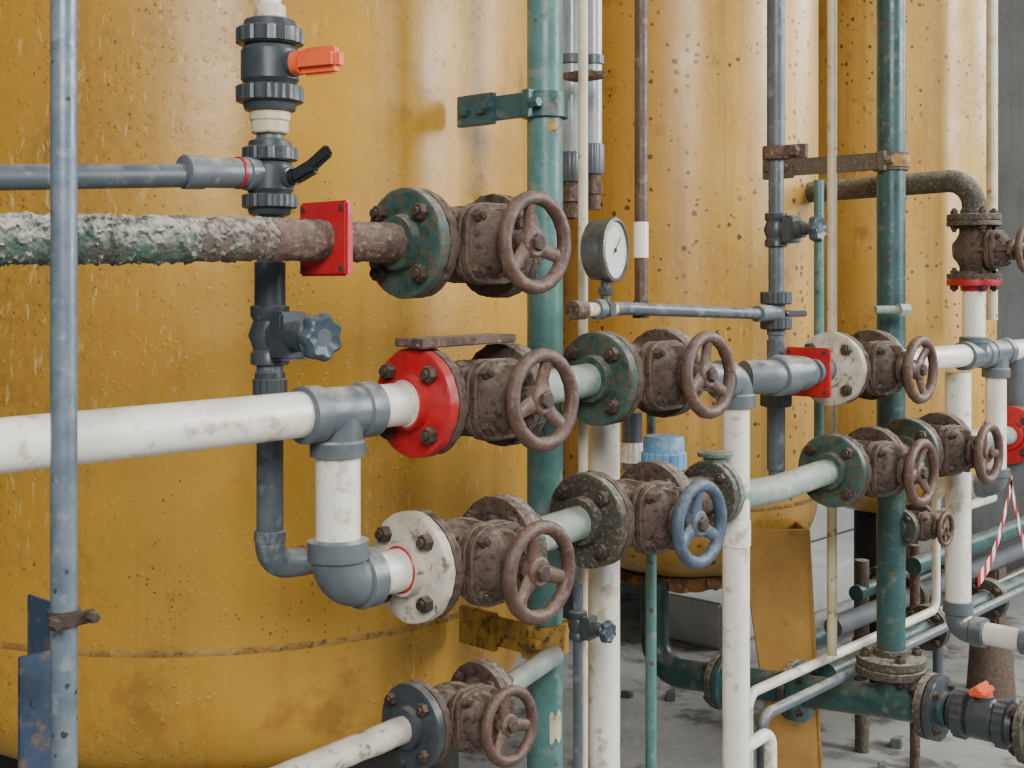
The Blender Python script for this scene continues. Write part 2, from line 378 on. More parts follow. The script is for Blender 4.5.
for k in range(5):
    a=V((6.4+k*1.3,5.2,0)); obj(MB().box(a+Z*1.5,(.14,.14,3.0),bev=.008).box(a+Z*.02,(.26,.26,.04)),'steel_post',dsteel,label='grey steel post standing before the back wall',cat='post',group='grey steel posts')
for zb in (.75,1.15,1.9):
    obj(MB().cyl(V((4.5,5.08,zb)),V((13.5,5.08,zb)),.035),'rail',galv,label='grey horizontal steel rail on the posts',cat='rail',group='grey steel rails')

# ---------------------------------------------------------------- tanks
def tank(cx,cy,r,D,m,label,zs,n=2.0):
    t=empty('storage_tank',V((cx,cy,0)),None,label,'tank','row of ochre storage tanks')
    prof=[]
    for k in range(0,25):
        a=math.pi/2*k/24; prof.append((zs-D*math.cos(a)**(2/n),r*math.sin(a)**(2/n)))
    prof+=[(zs+.02,r),(4.3,r)]
    obj(MB().lathe(prof,V((cx,cy,0)),Z,160),'shell',m,t)
    obj(MB().lathe([(zs-.006,r+.0002),(zs-.003,r+.0010),(zs,r+.0014),(zs+.003,r+.0010),(zs+.006,r+.0002)],V((cx,cy,0)),Z,240,cap=False).jit(.0006,60),'weld_seam',seamm,t)
    return t
C1=V((1.628,2.331)); R1=.66
t1=tank(C1.x,C1.y,R1,.295,tank_a,'large ochre yellow painted steel tank with blistered paint',CZ-.625,4.0)
obj(MB().cyl(V((C1.x,C1.y,0)),V((C1.x,C1.y,.66)),.5,seg=64),'dark_fill_skirt',skirtm,t1)  # added dark skirt, its colour stands in for shade below the tank
c2=pl(682,0,2.2); t2=tank(c2.x,2.2,.405,.25,tank_b,'ochre tank with dark rust spots behind the valves',CZ-.62,2.3)
c3=pl(886,0,2.2); t3=tank(c3.x,2.2,.40,.25,tank_b,'ochre rust-spotted tank beside the concrete column',CZ-.62,2.3)
obj(MB().cyl(V((c3.x,2.2,0)),V((c3.x,2.2,.72)),.12,seg=48),'dark_fill_skirt',skirtm,t3)
R2=V((sT,-cT,0)); FW=V((cT,sT,0)); tl=3.42
def pk(px,dz): 
    return R2*((px-CX)/F*tl)+FW*tl+Z*dz
zt=.88
b=MB()
b.rings([[pk(740,zt),pk(806,zt),pk(806,zt)+FW*.014,pk(740,zt)+FW*.014],[pk(786,0),pk(826,0),pk(826,0)+FW*.014,pk(786,0)+FW*.014]])
b.rings([[pk(806,zt),pk(810,zt),pk(810,zt)+FW*.14,pk(806,zt)+FW*.14],[pk(823,0),pk(827,0),pk(827,0)+FW*.14,pk(823,0)+FW*.14]])
b.box(pk(800,.01)+FW*.05,(.22,.2,.02),RZ(TH-math.pi/2),.002)
obj(b,'leg',legm,t2)
b=MB().lathe([(0,.12),(0,.205),(.012,.21),(.035,.205),(.045,.15)],V((c2.x,2.2,CZ-.62-.25-.02)),Z,96)
for v in b.bm.verts:
    v.co.z+=.008*noise.fractal(v.co*18,1,2,3)
obj(b.jit(.007,26),'support_ring',yrust,t2)

# ---------------------------------------------------------------- rows
YR=1.32; RW=.0305
A,B=vrow(402,243,'rusty gate valve with brown handwheel on the crusted upper pipe',fl=('green painted crusty','crusty rusted'),tilt=0,spin=.35)
C,D=vrow(411,403,'rusty gate valve with brown handwheel behind the red flange',fm=red,bm_=brgreen,fl=('bright red plastic','rusty green'),tilt=2.5,spin=.75)
E,G=vrow(594,379,'rusty gate valve with brown handwheel and green flange',bm_=brgreen,tilt=3.2,spin=.6)
H,I=vrow(829,369,'rusty gate valve with off-white flange and brown handwheel',fm=wflange,bm_=green,fl=('dirty off-white','green painted'),spin=1.2)
J,K=vrow(407,568,'rusty gate valve with brown handwheel behind the off-white flange',fm=wflange,bm_=brgreen,fl=('dirty off-white','rusty green'),spin=.3)
L_,M_=vrow(584,521,'rusty gate valve with faded blue handwheel',fm=brgreen,bm_=brgreen,wheel=bluew,fl=('crusty green-brown','rusty green'),spin=.5)
N_,O_=vrow(830,471,'rusty gate valve with green flange and brown handwheel',spin=.9)
P_,Q_=vrow(905,452,'rusty gate valve next to the pale teal line',spin=.1)
S_,T_=vrow(1010,435,'rusty gate valve with red flange at the column',fm=red,fl=('bright red plastic','green painted'))
a_,b_=vrow(409,727,'small rusty gate valve on the lowest sloping pipe',wy=1.38,scale=.80,fm=dgrey,bm_=brgreen,fl=('dark blue-grey','rusty green'),tilt=4,spin=.2)
def pipe(p0,p1,r,m,label,name='pipe',amp=0,n=24,parent=None,k=40,cat='pipe',top=0):
    return obj(MB().pipe(p0,p1,r,n,amp,k,top=top),name,m,parent,label,None if parent else cat)
def tee(parent,p,ax,br,r,m,l=.06,lb=.055):
    ax=ax.normalized(); b=MB()
    b.lathe([(-l,r*.99),(-l+.003,r+.008),(-l*.55,r+.008),(-l*.5,r+.004),(l*.5,r+.004),(l*.55,r+.008),(l-.003,r+.008),(l,r*.99)],p,ax,40)
    b.lathe([(0,r+.003),(lb*.6,r+.004),(lb*.65,r+.008),(lb-.003,r+.008),(lb,r*.99)],p,br,40)
    return obj(b,'tee_fitting',m,parent)
def elbow(parent,p,d1,d2,r,m,l=.055,k=1.1):
    b=MB(); b.tube([p+d1*l*.7,p,p+d2*l*.7],r+.004,r*k,36)
    for d in (d1,d2): b.lathe([(l*.5,r+.005),(l*.55,r+.009),(l-.003,r+.009),(l,r*.99)],p,d,40)
    return obj(b,'elbow_fitting',m,parent)
def collar(parent,p,ax,r,h,m,name='collar'):
    return obj(MB().cyl(p-ax*h/2,p+ax*h/2,r,bev=.0015),name,m,parent)

pL=pl(-60,240,YR); p1_=pl(190,240,YR); pe=pl(268,239,YR)
up=pipe(pL,p1_,.0270,crust,'old pipe with flaking white crust over green paint',amp=.0014,n=330,k=70,top=.0036)
pipe(p1_,pe,.0270,crust2,'rust and flaking paint section',name='flaking_section',amp=.0016,n=100,parent=up,k=70,top=.0028)
pipe(pe,A,.0276,rustpipe,'rusted section',name='rusted_section',amp=.0022,n=70,parent=up,k=80)
def sqflange(p,s,m,label):
    o=obj(MB().box(p,(.014,s,s),bev=.003),'square_flange',m,label=label,cat='pipe flange',group='square red flanges')
    for a in (-1,1):
        for c in (-1,1):
            q=p+V((-.007,a*s*.40,c*s*.40)); obj(MB().cyl(q,q-X*.0012,.0045,seg=16),'bolt',boltm,o)
    return o
sqflange(pl(326,239,YR),.100,red,'bright red square flange plate on the rusted pipe')
gp=pl(545,285,1.47)
obj(MB().tube([B,B+X*.06,V((B.x+.06,1.47,B.z)),V((gp.x,1.47,B.z))],.024,.035),'pipe',rustpipe,label='short rusty outlet pipe into the green standpipe',cat='pipe')
tp=pl(338,412,YR)
mw=pipe(pl(-60,452,YR),C,RW,white,'long white plastic water pipe with dirty film')
tee(mw,tp,X,NZ,RW,grey,.064,.062)
el=pl(336,573,YR); el.x=tp.x
pipe(tp+NZ*.05,el+Z*.03,RW,white,'white branch',name='branch_pipe',parent=mw)
elbow(mw,V((el.x,YR,J.z)),Z,X,RW+.002,grey,.062)
pipe(V((el.x+.03,YR,J.z)),J,RW,white,'lower white run',name='branch_pipe',parent=mw)
collar(mw,J-X*.012,X,.0345,.01,red,'red_ring')
collar(mw,C-X*.012,X,.0345,.01,wflange,'ring')
pipe(D,E,.028,paleteal,'short pale teal pipe between two valves')
td=pl(736,375,YR); zmid=H.z
mr=pipe(G,V((td.x-.03,YR,zmid)),.027,grey,'grey plastic pipe with rounded elbows and red plate')
elbow(mr,V((td.x,YR,zmid)),-X,NZ,.029,grey,.058)
xe=pl(822,372,YR-.03).x; yo=YR-.03
obj(MB().tube([V((td.x+.03,YR,zmid)),V((td.x+.09,yo,zmid)),V((xe-.034,yo,zmid)),V((xe-.034,YR+.06,zmid))],.0335,.06,36).lathe([(0,.034),(.003,.039),(.06,.039),(.064,.034)],V((td.x+.09,yo,zmid)),X,40),'elbow_fitting',grey,mr)
sqflange(pl(808,372,YR+.02),.105,red,'red square flange plate beside grey elbow')
pipe(pl(812,372,YR),H,.027,grey,'grey plastic stub into the off-white flange')
wp=MB().cyl(V((td.x,YR,zmid-.03)),V((td.x,YR,0.0)),.0265)
o=obj(wp,'pipe',white,label='white plastic standpipe dropping from the grey elbow',cat='pipe',group='white vertical pipes')
collar(o,V((td.x,YR,zmid-.3)),Z,.0285,.05,white,'socket')
pipe(K,L_,.028,paleteal,'short pale teal pipe to crusty flange')
fx=pl(712,484,YR); z=M_.z
flange(V((fx.x-.019,YR,z)),None,brgreen,'rusty green pipe flange on the lower row',.78)
flange(V((fx.x+.019,YR,z)),RZ(math.pi),greengrey,'grey-green pipe flange on the lower row',.78,bolts=False)
pipe(M_,V((fx.x-.02,YR,z)),.036,rust,'rusty thick pipe stub between flanges',amp=.002)
obj(MB().tube([V((fx.x+.02,YR,z-.004)),V((fx.x+.13,YR,z-.018)),V((fx.x+.24,YR,z-.02)),V((N_.x-.06,YR,N_.z-.002)),N_],.0275,.25),'pipe',paleteal,label='pale teal pipe with peeling paint bending up to a flange',cat='pipe')
bf=V((fx.x+.01,YR+.0,z+.078)); flange(bf-V((0,0,.01)),RY(-math.pi/2),greengrey,'small crusty green blind flange',.42,bolts=False)
obj(MB().cyl(V((fx.x+.01,YR,z)),bf,.022),'pipe',greengrey,label='green vertical stub pipe on the flange',cat='pipe')
pipe(O_,P_,.026,rustpipe,'short rusty pipe between valves',amp=.002)
pipe(Q_,S_,.026,paleteal,'pale teal pipe towards the red flange')
bc=pl(666,470,1.33); r=rp(666,1.33,46)
ot=obj(MB().cyl(V((bc.x,1.335,z)),V((bc.x,1.335,bc.z)),.028),'pipe',grey,label='grey stub pipe with faded blue union cap',cat='pipe')
obj(MB().knurl(bc+V((0,.005,0)),bc+V((0,.005,.034)),r,18).lathe([(.034,r*.9),(.056,r*.9),(.062,r*.8)],bc+V((0,.005,0)),Z),'union_cap',bluel,ot,'faded blue plastic cap')
q=V((C.x+.088,YR-.005,C.z+.0875))
obj(MB().box(q,(.20,.06,.013),RY(math.radians(-.5)),.002).jit(.003,40),'metal_bar',rustpipe,label='rusted flat iron plate lying on top of the valve flanges',cat='metal plate')

# ---------------------------------------------------------------- vertical pipes
def vp(px,wy,y0,y1,w,m,label,group=None,name='pipe'):
    p=pl(px,0,wy); t=dep(px,wy)
    z0=4.85 if y0 is None else CZ+(HY-y0)/F*t
    z1=0.0 if y1 is None else CZ+(HY-y1)/F*t
    r=rp(px,wy,w)
    o=obj(MB().cyl(V((p.x,wy,z1)),V((p.x,wy,z0)),r),name,m,label=label,cat='pipe',group=group)
    return o,V((p.x,wy,0)),r
def zz(px,wy,py): return CZ+(HY-py)/F*dep(px,wy)
lp,lo,lr=vp(64,1.2,None,None,26,galv,'galvanised steel pole standing before the ochre tank',name='steel_pole')
zc=zz(65,1.2,617); b=MB(); b.lathe([(-.008,lr+.003),(.008,lr+.003)],V((lo.x,1.2,zc)),Z); b.box(V((lo.x+.0,1.185,zc)),(.05,.004,.014)); b.hexa(V((lo.x+.02,1.183,zc)),V((lo.x+.02,1.172,zc)),.006).hexa(V((lo.x-.02,1.183,zc)),V((lo.x-.02,1.172,zc)),.006)
obj(b,'clamp',boltm,lp)
q=pl(40,598,1.27); b=MB(); h=q.z; b.box(V((q.x,1.27,h/2)),(.004,.05,h),bev=.0008); b.box(V((q.x-.018,1.245,h/2-.025)),(.036,.004,h-.05),bev=.0008)
for k in range(5):
    b.cyl(V((q.x-.018,1.242,h-.1-.12*k)),V((q.x-.018,1.246,h-.1-.12*k)),.006,seg=16)
obj(b,'angle_iron',bluep,label='worn blue slotted angle iron upright beside the pole',cat='angle iron')
gpole,go,gr=vp(545,1.47,None,None,36,pole_g,'thick green painted standpipe with peeling spots','green standpipes')
def bracket(pole,o,r,z,y1,m,w=.026,name='bracket',th=.005):
    b=MB(); b.lathe([(-w/2,r+.001),(-w/2,r+th),(w/2,r+th),(w/2,r+.001)],V((o.x,o.y,z)),Z,48,close=True,cap=False)
    b.box(V((o.x-r-.002,(o.y+y1)/2,z)),(.006+th*.6,y1-o.y,w)); b.box(V((o.x-r-.010,y1-.045,z)),(.008+th*.6,.09,w*1.3))
    b.box(V((o.x-r-.012,o.y-.0,z)),(.022,.018,w*1.1))
    for yy in (y1-.07,y1-.025): b.hexa(V((o.x-r-.012,yy,z)),V((o.x-r-.030,yy,z)),.011)
    b.hexa(V((o.x-r-.018,o.y-.012,z)),V((o.x-r-.018,o.y-.03,z)),.010)
    return obj(b.jit(.0008,90),name,m,pole)
bracket(gpole,go,gr,zz(545,1.47,106),1.645,pole_d,.044,th=.009)
bracket(gpole,go,gr,zz(545,1.47,636),1.640,yelb,.052,th=.011)
def patch(pole,o,r,z,h,a0,a1,m):
    b=MB(); R=[]
    for k in range(9):
        a=math.radians(a0+(a1-a0)*k/8); d=V((math.cos(a),math.sin(a),0))
        hh=h/2*(.8+.2*math.sin(k*1.3))
        R.append([V((o.x,o.y,z))+d*(r+.0002)-Z*hh,V((o.x,o.y,z))+d*(r+.0012)-Z*hh,V((o.x,o.y,z))+d*(r+.0012)+Z*hh,V((o.x,o.y,z))+d*(r+.0002)+Z*hh])
    obj(b.rings(R),'paint_mark',m,pole)
patch(gpole,go,gr,zz(545,1.47,128),.02,-130,-95,yelb)
patch(gpole,go,gr,zz(545,1.47,722),.06,-125,-80,cream)
vp(583,1.42,None,None,10,cream,'thin cream conduit with rust drips','thin cream conduits')
def sight(px,wy,w,yb,k):
    o,q,r=vp(px,wy,None,yb-6,w,glass,'clouded glass sight tube with ribbed grey base',name='sight_tube',group='glass sight tubes')
    obj(MB().knurl(V((q.x,wy,zz(px,wy,yb+22))),V((q.x,wy,zz(px,wy,yb-8))),r*k,14),'nut',grey,o)
    b=MB().cyl(V((q.x,wy,zz(px,wy,yb+58))),V((q.x,wy,zz(px,wy,yb+20))),r*.8).hexa(V((q.x,wy,zz(px,wy,yb+42))),V((q.x,wy,zz(px,wy,yb+28))),r*1.15)
    b.cyl(V((q.x,wy,zz(px,wy,yb+52))),V((q.x,wy+.15,zz(px,wy,yb+52))),r*.6)
    obj(b,'socket',rustpipe,o)
    obj(MB().lathe([(-.01,r*1.02),(-.008,r*1.25),(.008,r*1.25),(.01,r*1.02)],V((q.x,wy,zz(px,wy,60))),Z,cap=False),'collar',grey,o)
sight(594,1.5,16,152,1.3); sight(572,1.53,25,160,1.12)
q=pl(583,76,1.45); obj(MB().box(q,(.045,.06,.014),None,.002).hexa(q+V((.01,-.03,0)),q+V((.01,-.04,0)),.008),'pipe_bracket',rustpipe,label='rusty bracket holding the sight tubes',cat='bracket')
o,q,r=vp(641,1.35,None,312,13,brownp,'rust-brown painted thin pipe with white coupling')
obj(MB().cyl(V((q.x,1.35,zz(641,1.35,258))),V((q.x,1.35,zz(641,1.35,222))),r*1.15,bev=.001),'coupling',white,o)
obj(MB().hexa(V((q.x,1.35,zz(641,1.35,318))),V((q.x,1.35,zz(641,1.35,300))),r*1.4),'nut',boltm,o)
vp(604,1.46,420,None,32,white,'white plastic standpipe beside the green one','white vertical pipes')
vp(578,1.40,585,None,10,bluegrey,'thin dark grey pipe with small valve')
vp(651,1.5,500,None,11,pole_g,'thin green pipe between white standpipes')
vp(651,1.5,412,440,9,pole_g,'thin green pipe stub under the valve')
o,q,r=vp(632,1.46,412,470,20,grey,'grey plastic pipe stub behind the valves')
obj(MB().knurl(V((q.x,1.46,zz(632,1.46,462))),V((q.x,1.46,zz(632,1.46,442))),r*1.3,14),'union_nut',white,o)
bpole,bo,br=vp(776,1.42,None,482,15,bluegrey,'dark blue-grey thin standpipe with unions')
for yy in (298,323,400):
    zc=zz(776,1.42,yy); obj(MB().knurl(V((bo.x,1.42,zc-.014)),V((bo.x,1.42,zc+.014)),br*2.1,14),'union_nut',dgrey,bpole)
for (a,b2) in ((303,335),(340,395),(405,470),(0,150)):
    obj(MB().cyl(V((bo.x,1.42,zz(776,1.42,b2))),V((bo.x,1.42,zz(776,1.42,a))),br*1.2,bev=.001),'sleeve',bluegrey,bpole)
q=V((bo.x+br,1.41,zz(776,1.42,314)))
obj(MB().cyl(q,q+V((.02,-.0,0)),.008).box(q+V((.035,-.01,0)),(.06,.012,.014),RZ(-.3),.003),'lever',black,bpole)
dpole,do,dr=vp(891,1.42,None,648,28,pole_d,'thick dark teal standpipe with yellow strap','green standpipes')
bracket(dpole,do,dr,zz(891,1.42,162),1.76,brgreen,.044,th=.008)
obj(MB().lathe([(-.014,dr+.008),(-.014,dr+.0112),(.014,dr+.0112),(.014,dr+.008)],V((do.x,do.y,zz(891,1.42,162))),Z,close=True,cap=False),'strap',yelb,dpole)
q=V((bo.x,1.42,zz(776,1.42,153)))
obj(MB().lathe([(-.014,br*1.25),(-.014,br*1.8),(.014,br*1.8),(.014,br*1.25)],q,Z,close=True,cap=False).box(q+V((.0,-.045,0)),(.016,.06,.03)).hexa(q+V((-.006,-.055,0)),q+V((-.024,-.055,0)),.012),'clamp',rustpipe,bpole)
vp(832,1.56,None,655,10,cream,'thin cream conduit before the spotted tank','thin cream conduits')
vp(819,1.54,180,440,10,pole_g,'thin green pipe behind the standpipe')
vp(992,1.7,None,320,11,cream,'cream pipe at the column')
vp(958,1.35,372,612,25,white,'white plastic drop pipe under the grey tee','white vertical pipes')

# ---------------------------------------------------------------- PVC line with unions
WY=1.42; bx=pl(270,0,WY).x; t=dep(270,WY)
def zq(py): return CZ+(HY-py)/F*t
P0=lambda py:V((bx,WY,zq(py)))
line=obj(MB().cyl(P0(555),P0(110),.0185),'pipe',bluegrey,label='grey plastic vertical line with unions and valves',cat='pipe')
def ballvalve(c,ax,hd,s,hm,label,lever='block',bm_=None):
    bm_=bm_ or dgrey
    M=Matrix((ax,hd,ax.cross(hd))).transposed()
    e=empty('ball_valve',c,M,label,'valve','plastic ball valves',s)
    def add(mb,n,m,l=None):
        me=mb.mesh(n); o=inst(me,n,m,e)
        if l: o['label']=l
    add(MB().lathe([(-.028,.034),(-.02,.040),(.02,.040),(.028,.034)],V((0,0,0)),X).lathe([(0,.02),(.044,.018),(.046,.014)],V((0,0,0)),Y),'body',bm_)
    for d in (-1,1):
        add(MB().knurl(X*d*.028,X*d*.052,.047,18).lathe([(.052,.038),(.062,.035),(.066,.024)],V((0,0,0)),X*d),'union_nut',bm_)
    if lever=='block':
        add(MB().cyl(Y*.04,Y*.056,.017).box(V((0,.086,0)),(.032,.072,.026),None,.010).box(V((0,.086,0)),(.038,.05,.008),None,.003),'lever',hm,'orange plastic lever')
    elif lever=='flat':
        add(MB().cyl(Y*.04,Y*.052,.016).box(V((.0,.056,.012)),(.03,.012,.06),None,.005).box(V((0,.064,.012)),(.008,.01,.055),None,.003),'lever',hm,'orange plastic lever')
    else:
        add(MB().cyl(Y*.04,Y*.056,.014).box(V((.008,.074,0)),(.026,.05,.018),RZ(-.4),.006).box(V((.028,.104,0)),(.022,.05,.013),RZ(-.6),.005),'lever',hm,'black plastic lever')
    return e
HD=V((.25,-1,0)).normalized()
ballvalve(P0(66),Z,HD,1.0,orange,'dark grey union ball valve with orange lever')
obj(MB().cyl(P0(14),V((bx,WY,4.8)),.0155),'pipe',white,label='white plastic pipe above the ball valve',cat='pipe')
obj(MB().cyl(P0(24),P0(6),.022,bev=.001),'collar',cream,line)
obj(MB().cyl(P0(134),P0(120),.026,bev=.002).cyl(P0(122),P0(110),.028,bev=.002),'collar',cream,line,'cream collar')
ballvalve(P0(178),Z,HD,.82,black,'dark grey ball valve with black lever','thin')
obj(MB().cyl(P0(312),P0(262),.0215,bev=.001),'sleeve',dgrey,line)
obj(MB().cyl(P0(400),P0(372),.021,bev=.001).knurl(P0(395),P0(378),.024,14),'sleeve',dgrey,line)
def knobvalve(c,s,label,m=None):
    m=m or dgrey
    e=empty('knob_valve',c,None,label,'valve','plastic knob valves',s)
    def add(mb,n,mm): inst(mb.mesh(n,50),n,mm,e)
    add(MB().lathe([(-.042,.022),(-.04,.027),(-.026,.027),(-.02,.023),(0,.03),(.02,.023),(.026,.027),(.04,.027),(.042,.022)],V((0,0,0)),Z)
        .cyl(V((0,0,0)),V((0,-.075,0)),.023,.021).box(V((0,-.042,0)),(.048,.03,.066),None,.004),'body',m)
    add(MB().cyl(V((0,-.07,0)),V((0,-.1,0)),.014),'stem',m)
    add(MB().lobed(V((0,-.098,0)),V((0,-.122,0)),.031,7,.09).cyl(V((0,-.09,0)),V((0,-.119,0)),.012).lathe([(.100,.027),(.102,.030),(.106,.027)],V((0,0,0)),NY,40),'knob',knobm)
    return e
knobvalve(P0(335),1.0,'grey plastic valve with slate grey lobed knob')
knobvalve(V((bo.x,1.42,zz(776,1.42,230))),.9,'small dark grey valve with round knob')
knobvalve(V((pl(578,0,1.40).x,1.40,zz(578,1.4,625))),.6,'small dark valve with star knob')
bz=zq(566); b=MB(); b.tube([P0(540),V((bx,WY,bz)),V((bx+.075,WY-.01,bz))],.0205,.03)
b.knurl(P0(542),P0(530),.022,12)
obj(b,'elbow_fitting',bluegrey,line)
obj(MB().cyl(V((bx+.05,WY-.006,bz)),V((bx+.056,WY-.006,bz)),.0212),'red_ring',red,line)
h0=pl(-60,178,WY); h1=pl(262,174,WY)
hp=pipe(h0,V((bx,WY,h1.z)),.0155,bluegrey,'grey plastic pipe running past the pole to the union',amp=0)
e0=pl(182,172,WY); e1=pl(262,174,WY)
obj(MB().lathe([(0,.017),(.003,.0225),(.03,.0225),(.034,.0205),((e1-e0).length-.03,.0205),((e1-e0).length-.028,.023),((e1-e0).length,.022)],e0,e1-e0),'coupling',grey,hp)
qq=pl(238,173,WY); obj(MB().cyl(qq-X*.002,qq+X*.002,.0222),'red_ring',red,hp)

# ---------------------------------------------------------------- gauge
g=pl(611,250,1.30)
ge=empty('pressure_gauge',g,RZ(math.radians(14)),'round pressure gauge with pale dial and grimy case','gauge')
def ga(mb,n,m): inst(mb.mesh(n),n,m,ge)
R=.052
ga(MB().lathe([(-.036,R*.86),(-.032,R*.97),(0,R),(.002,R*1.05),(.01,R*1.05),(.012,R*.95),(.006,R*.93),(.004,.01)],V((0,0,0)),NY,48),'case',casem)
ga(MB().cyl(V((0,-.0062,0)),V((0,-.0075,0)),R*.92,seg=48),'dial',dial)
b=MB()
for k in range(27):
    a=math.radians(-45+270*k/26); l=.007 if k%5==0 else .004
    b.box(V((math.cos(a),0,math.sin(a)))*(R*.84-l/2)+V((0,-.0078,0)),(l,.0006,.0007),RY(-a),0)
ga(b,'tick_marks',black)
ga(MB().box(V((.008,-.0085,.008)),(.045,.0006,.0012),RY(-.75),0).cyl(V((0,-.007,0)),V((0,-.0095,0)),.004,seg=16),'needle',black)
ga(MB().cyl(V((0,.01,-.04)),V((0,.01,-.11)),.0085).hexa(V((0,.01,-.062)),V((0,.01,-.076)),.014).box(V((0,.01,-.1)),(.03,.03,.026),None,.003),'stem',casem)
gz=g.z-.1
fp=obj(MB().tube([V((g.x-.075,1.31,gz)),V((g.x+.02,1.31,gz))],.012),'pipe',cream,label='grey gauge line with cream fittings',cat='pipe')
obj(MB().cyl(V((g.x-.09,1.31,gz)),V((g.x-.06,1.31,gz)),.016,bev=.001),'union_nut',rustpipe,fp)
obj(MB().cyl(V((g.x-.03,1.31,gz)),V((g.x-.012,1.31,gz)),.017,bev=.001),'union_nut',grey,fp)
ep=pl(768,314,1.38)
obj(MB().tube([V((g.x+.01,1.31,gz)),V((g.x+.08,1.33,gz)),V((ep.x-.01,1.40,ep.z)),V((bo.x,1.42,ep.z))],.0115,.05),'hose_pipe',bluegrey,fp)
obj(MB().tube([V((bo.x-.11,1.40,ep.z)),V((bo.x-.02,1.415,ep.z)),V((bo.x,1.42,ep.z))],.0175,.02),'elbow_fitting',grey,fp)

# ---------------------------------------------------------------- upper right arch and vertical valve
ux=pl(974,0,YR).x; ut=dep(974,YR)
def uz(py): return CZ+(HY-py)/F*ut
vc=V((ux,YR,uz(250)))
obj(MB().tube([V((ux,1.80,uz(183))),V((ux,YR,uz(179))),V((ux,YR,uz(210)))],.03,.07),'pipe',brgreen,label='dark green pipe arching from the tank down to a valve',cat='pipe')
valve(vc,'rusty gate valve in the vertical line',base=RY(math.pi/2),fm=brgreen,bm_=red,scale=.86,fl=('crusty dark green','red'))
z0=zmid-.002
wv=obj(MB().cyl(V((ux,YR,vc.z-.09)),V((ux,YR,z0)),.0285),'pipe',white,label='white plastic pipe into grey tee',cat='pipe')
tee(wv,V((ux,YR,z0)),X,Z,.029,grey,.075,.05)
x9=pl(996,0,YR).x
wr=obj(MB().cyl(I,V((4.4,YR,I.z)),.029),'pipe',white,label='white plastic pipe joining grey tees',cat='pipe')
tee(wr,V((x9,YR,I.z)),X,NZ,.029,grey,.07,.07)
obj(MB().cyl(V((x9,YR,I.z-.03)),V((x9,YR,zz(996,YR,480))),.027),'drop_pipe',white,wr)
elbow(wr,V((x9,YR,zz(996,YR,486))),Z,Y,.027,grey,.05)
obj(MB().cyl(V((x9,YR+.03,zz(996,YR,486))),V((x9,2.0,zz(996,YR,486))),.026),'drop_pipe',white,wr)
vp(1018,1.32,350,470,22,grey,'grey plastic coupling pipe at the column')
lx=pl(958,0,1.35).x; lz=zz(958,1.35,628)
lo2=obj(MB().tube([V((lx,1.35,lz+.07)),V((lx,1.35,lz)),V((lx,.85,lz-.003))],.0285,.05),'pipe',white,label='white plastic pipe turning towards the aisle',cat='pipe')
elbow(lo2,V((lx,1.35,lz)),Z,NY,.029,grey,.075)
collar(lo2,V((lx,1.16,lz-.001)),Y,.0345,.05,grey,'coupling')
s0,s1=vrow(898,528,'small rusty valve on the thin white line',wy=1.4,scale=.6,tilt=0)
a=pl(748,694,1.58); b2=pl(936,604,1.58)
obj(MB().tube([s1,V((b2.x,1.4,s1.z)),V((b2.x,1.58,s1.z)),V((b2.x,1.58,a.z)),V((a.x,1.58,a.z)),V((a.x,1.58,.0))],.0125,.035),'pipe',white,label='thin white plastic pipe dropping from small valve to floor',cat='pipe',group='thin white floor runs')
a2=pl(762,716,1.5); b3=pl(985,600,1.5)
obj(MB().tube([V((b3.x+.8,1.5,a2.z+.003)),V((b3.x,1.5,a2.z+.002)),V((a2.x,1.5,a2.z)),V((a2.x,1.5,0))],.0125,.035),'pipe',grey,label='thin grey pipe run above the floor',cat='pipe',group='thin white floor runs')
obj(MB().cyl(V((do.x,1.4,s0.z)),s0,.014),'pipe',paleteal,label='short teal stub pipe beside standpipe',cat='pipe')
nz0=pl(897,310,1.34); obj(MB().cyl(nz0+V((-.01,.05,0)),nz0+V((.05,0,0)),.01).hexa(nz0+V((.03,.01,0)),nz0+V((.055,-.004,0)),.016),'hose_nozzle',paleteal,label='small drain nozzle on the teal standpipe',cat='nozzle')
a=pl(738,752,1.42); obj(MB().tube([V((td.x,1.33,a.z-.02)),V((a.x,1.42,a.z)),V((a.x+.13,1.42,a.z+.01)),V((a.x+.13,1.42,0))],.014,.03),'pipe',white,label='white thin pipe bending down to the floor',cat='pipe',group='thin white floor runs')

# ---------------------------------------------------------------- lower right heavy pipe (tank outlet running to the aisle)
hz=.516; hx=do.x
hv=obj(MB().tube([V((hx,2.15,.69)),V((hx,2.15,.43)),V((hx,1.27,hz))],.041,.09,40),'pipe',pole_d,label='heavy dark teal outlet pipe with flanges near the floor',cat='pipe')
obj(MB().cyl(V((hx,1.42,hz-.01)),V((hx,1.42,hz+.1)),.036),'branch_pipe',pole_d,hv)
zf=zz(891,1.42,655)
flange(V((hx,1.42,zf)),RY(math.pi/2),brgreen,'crusty dark flange of the standpipe',1.08)
flange(V((hx,1.42,zf-.046)),RY(-math.pi/2),brgreen,'crusty dark flange of the standpipe',1.08,bolts=False)
RYD=RZ(-math.pi/2)
zh=lambda y:.43+(hz-.43)*(2.15-y)/(2.15-1.27)
for yy in (1.93,1.70):
    flange(V((hx,yy,zh(yy))),RYD,brgreen,'rusted dark green flange on heavy pipe')
    flange(V((hx,yy-.043,zh(yy))),RYD@RZ(math.pi),pole_d,'dark green flange on heavy pipe',bolts=False)
flange(V((hx,1.33,hz)),RYD,brgreen,'rusted dark round flange on heavy pipe')
flange(V((hx,1.287,hz)),RYD@RZ(math.pi),dgrey,'dark grey plastic flange on heavy pipe',bolts=False)
ballvalve(V((hx,1.185,hz)),NY,Z,1.25,orange,'dark grey plastic ball valve with orange lever near the floor','flat',bm_=dgrey)
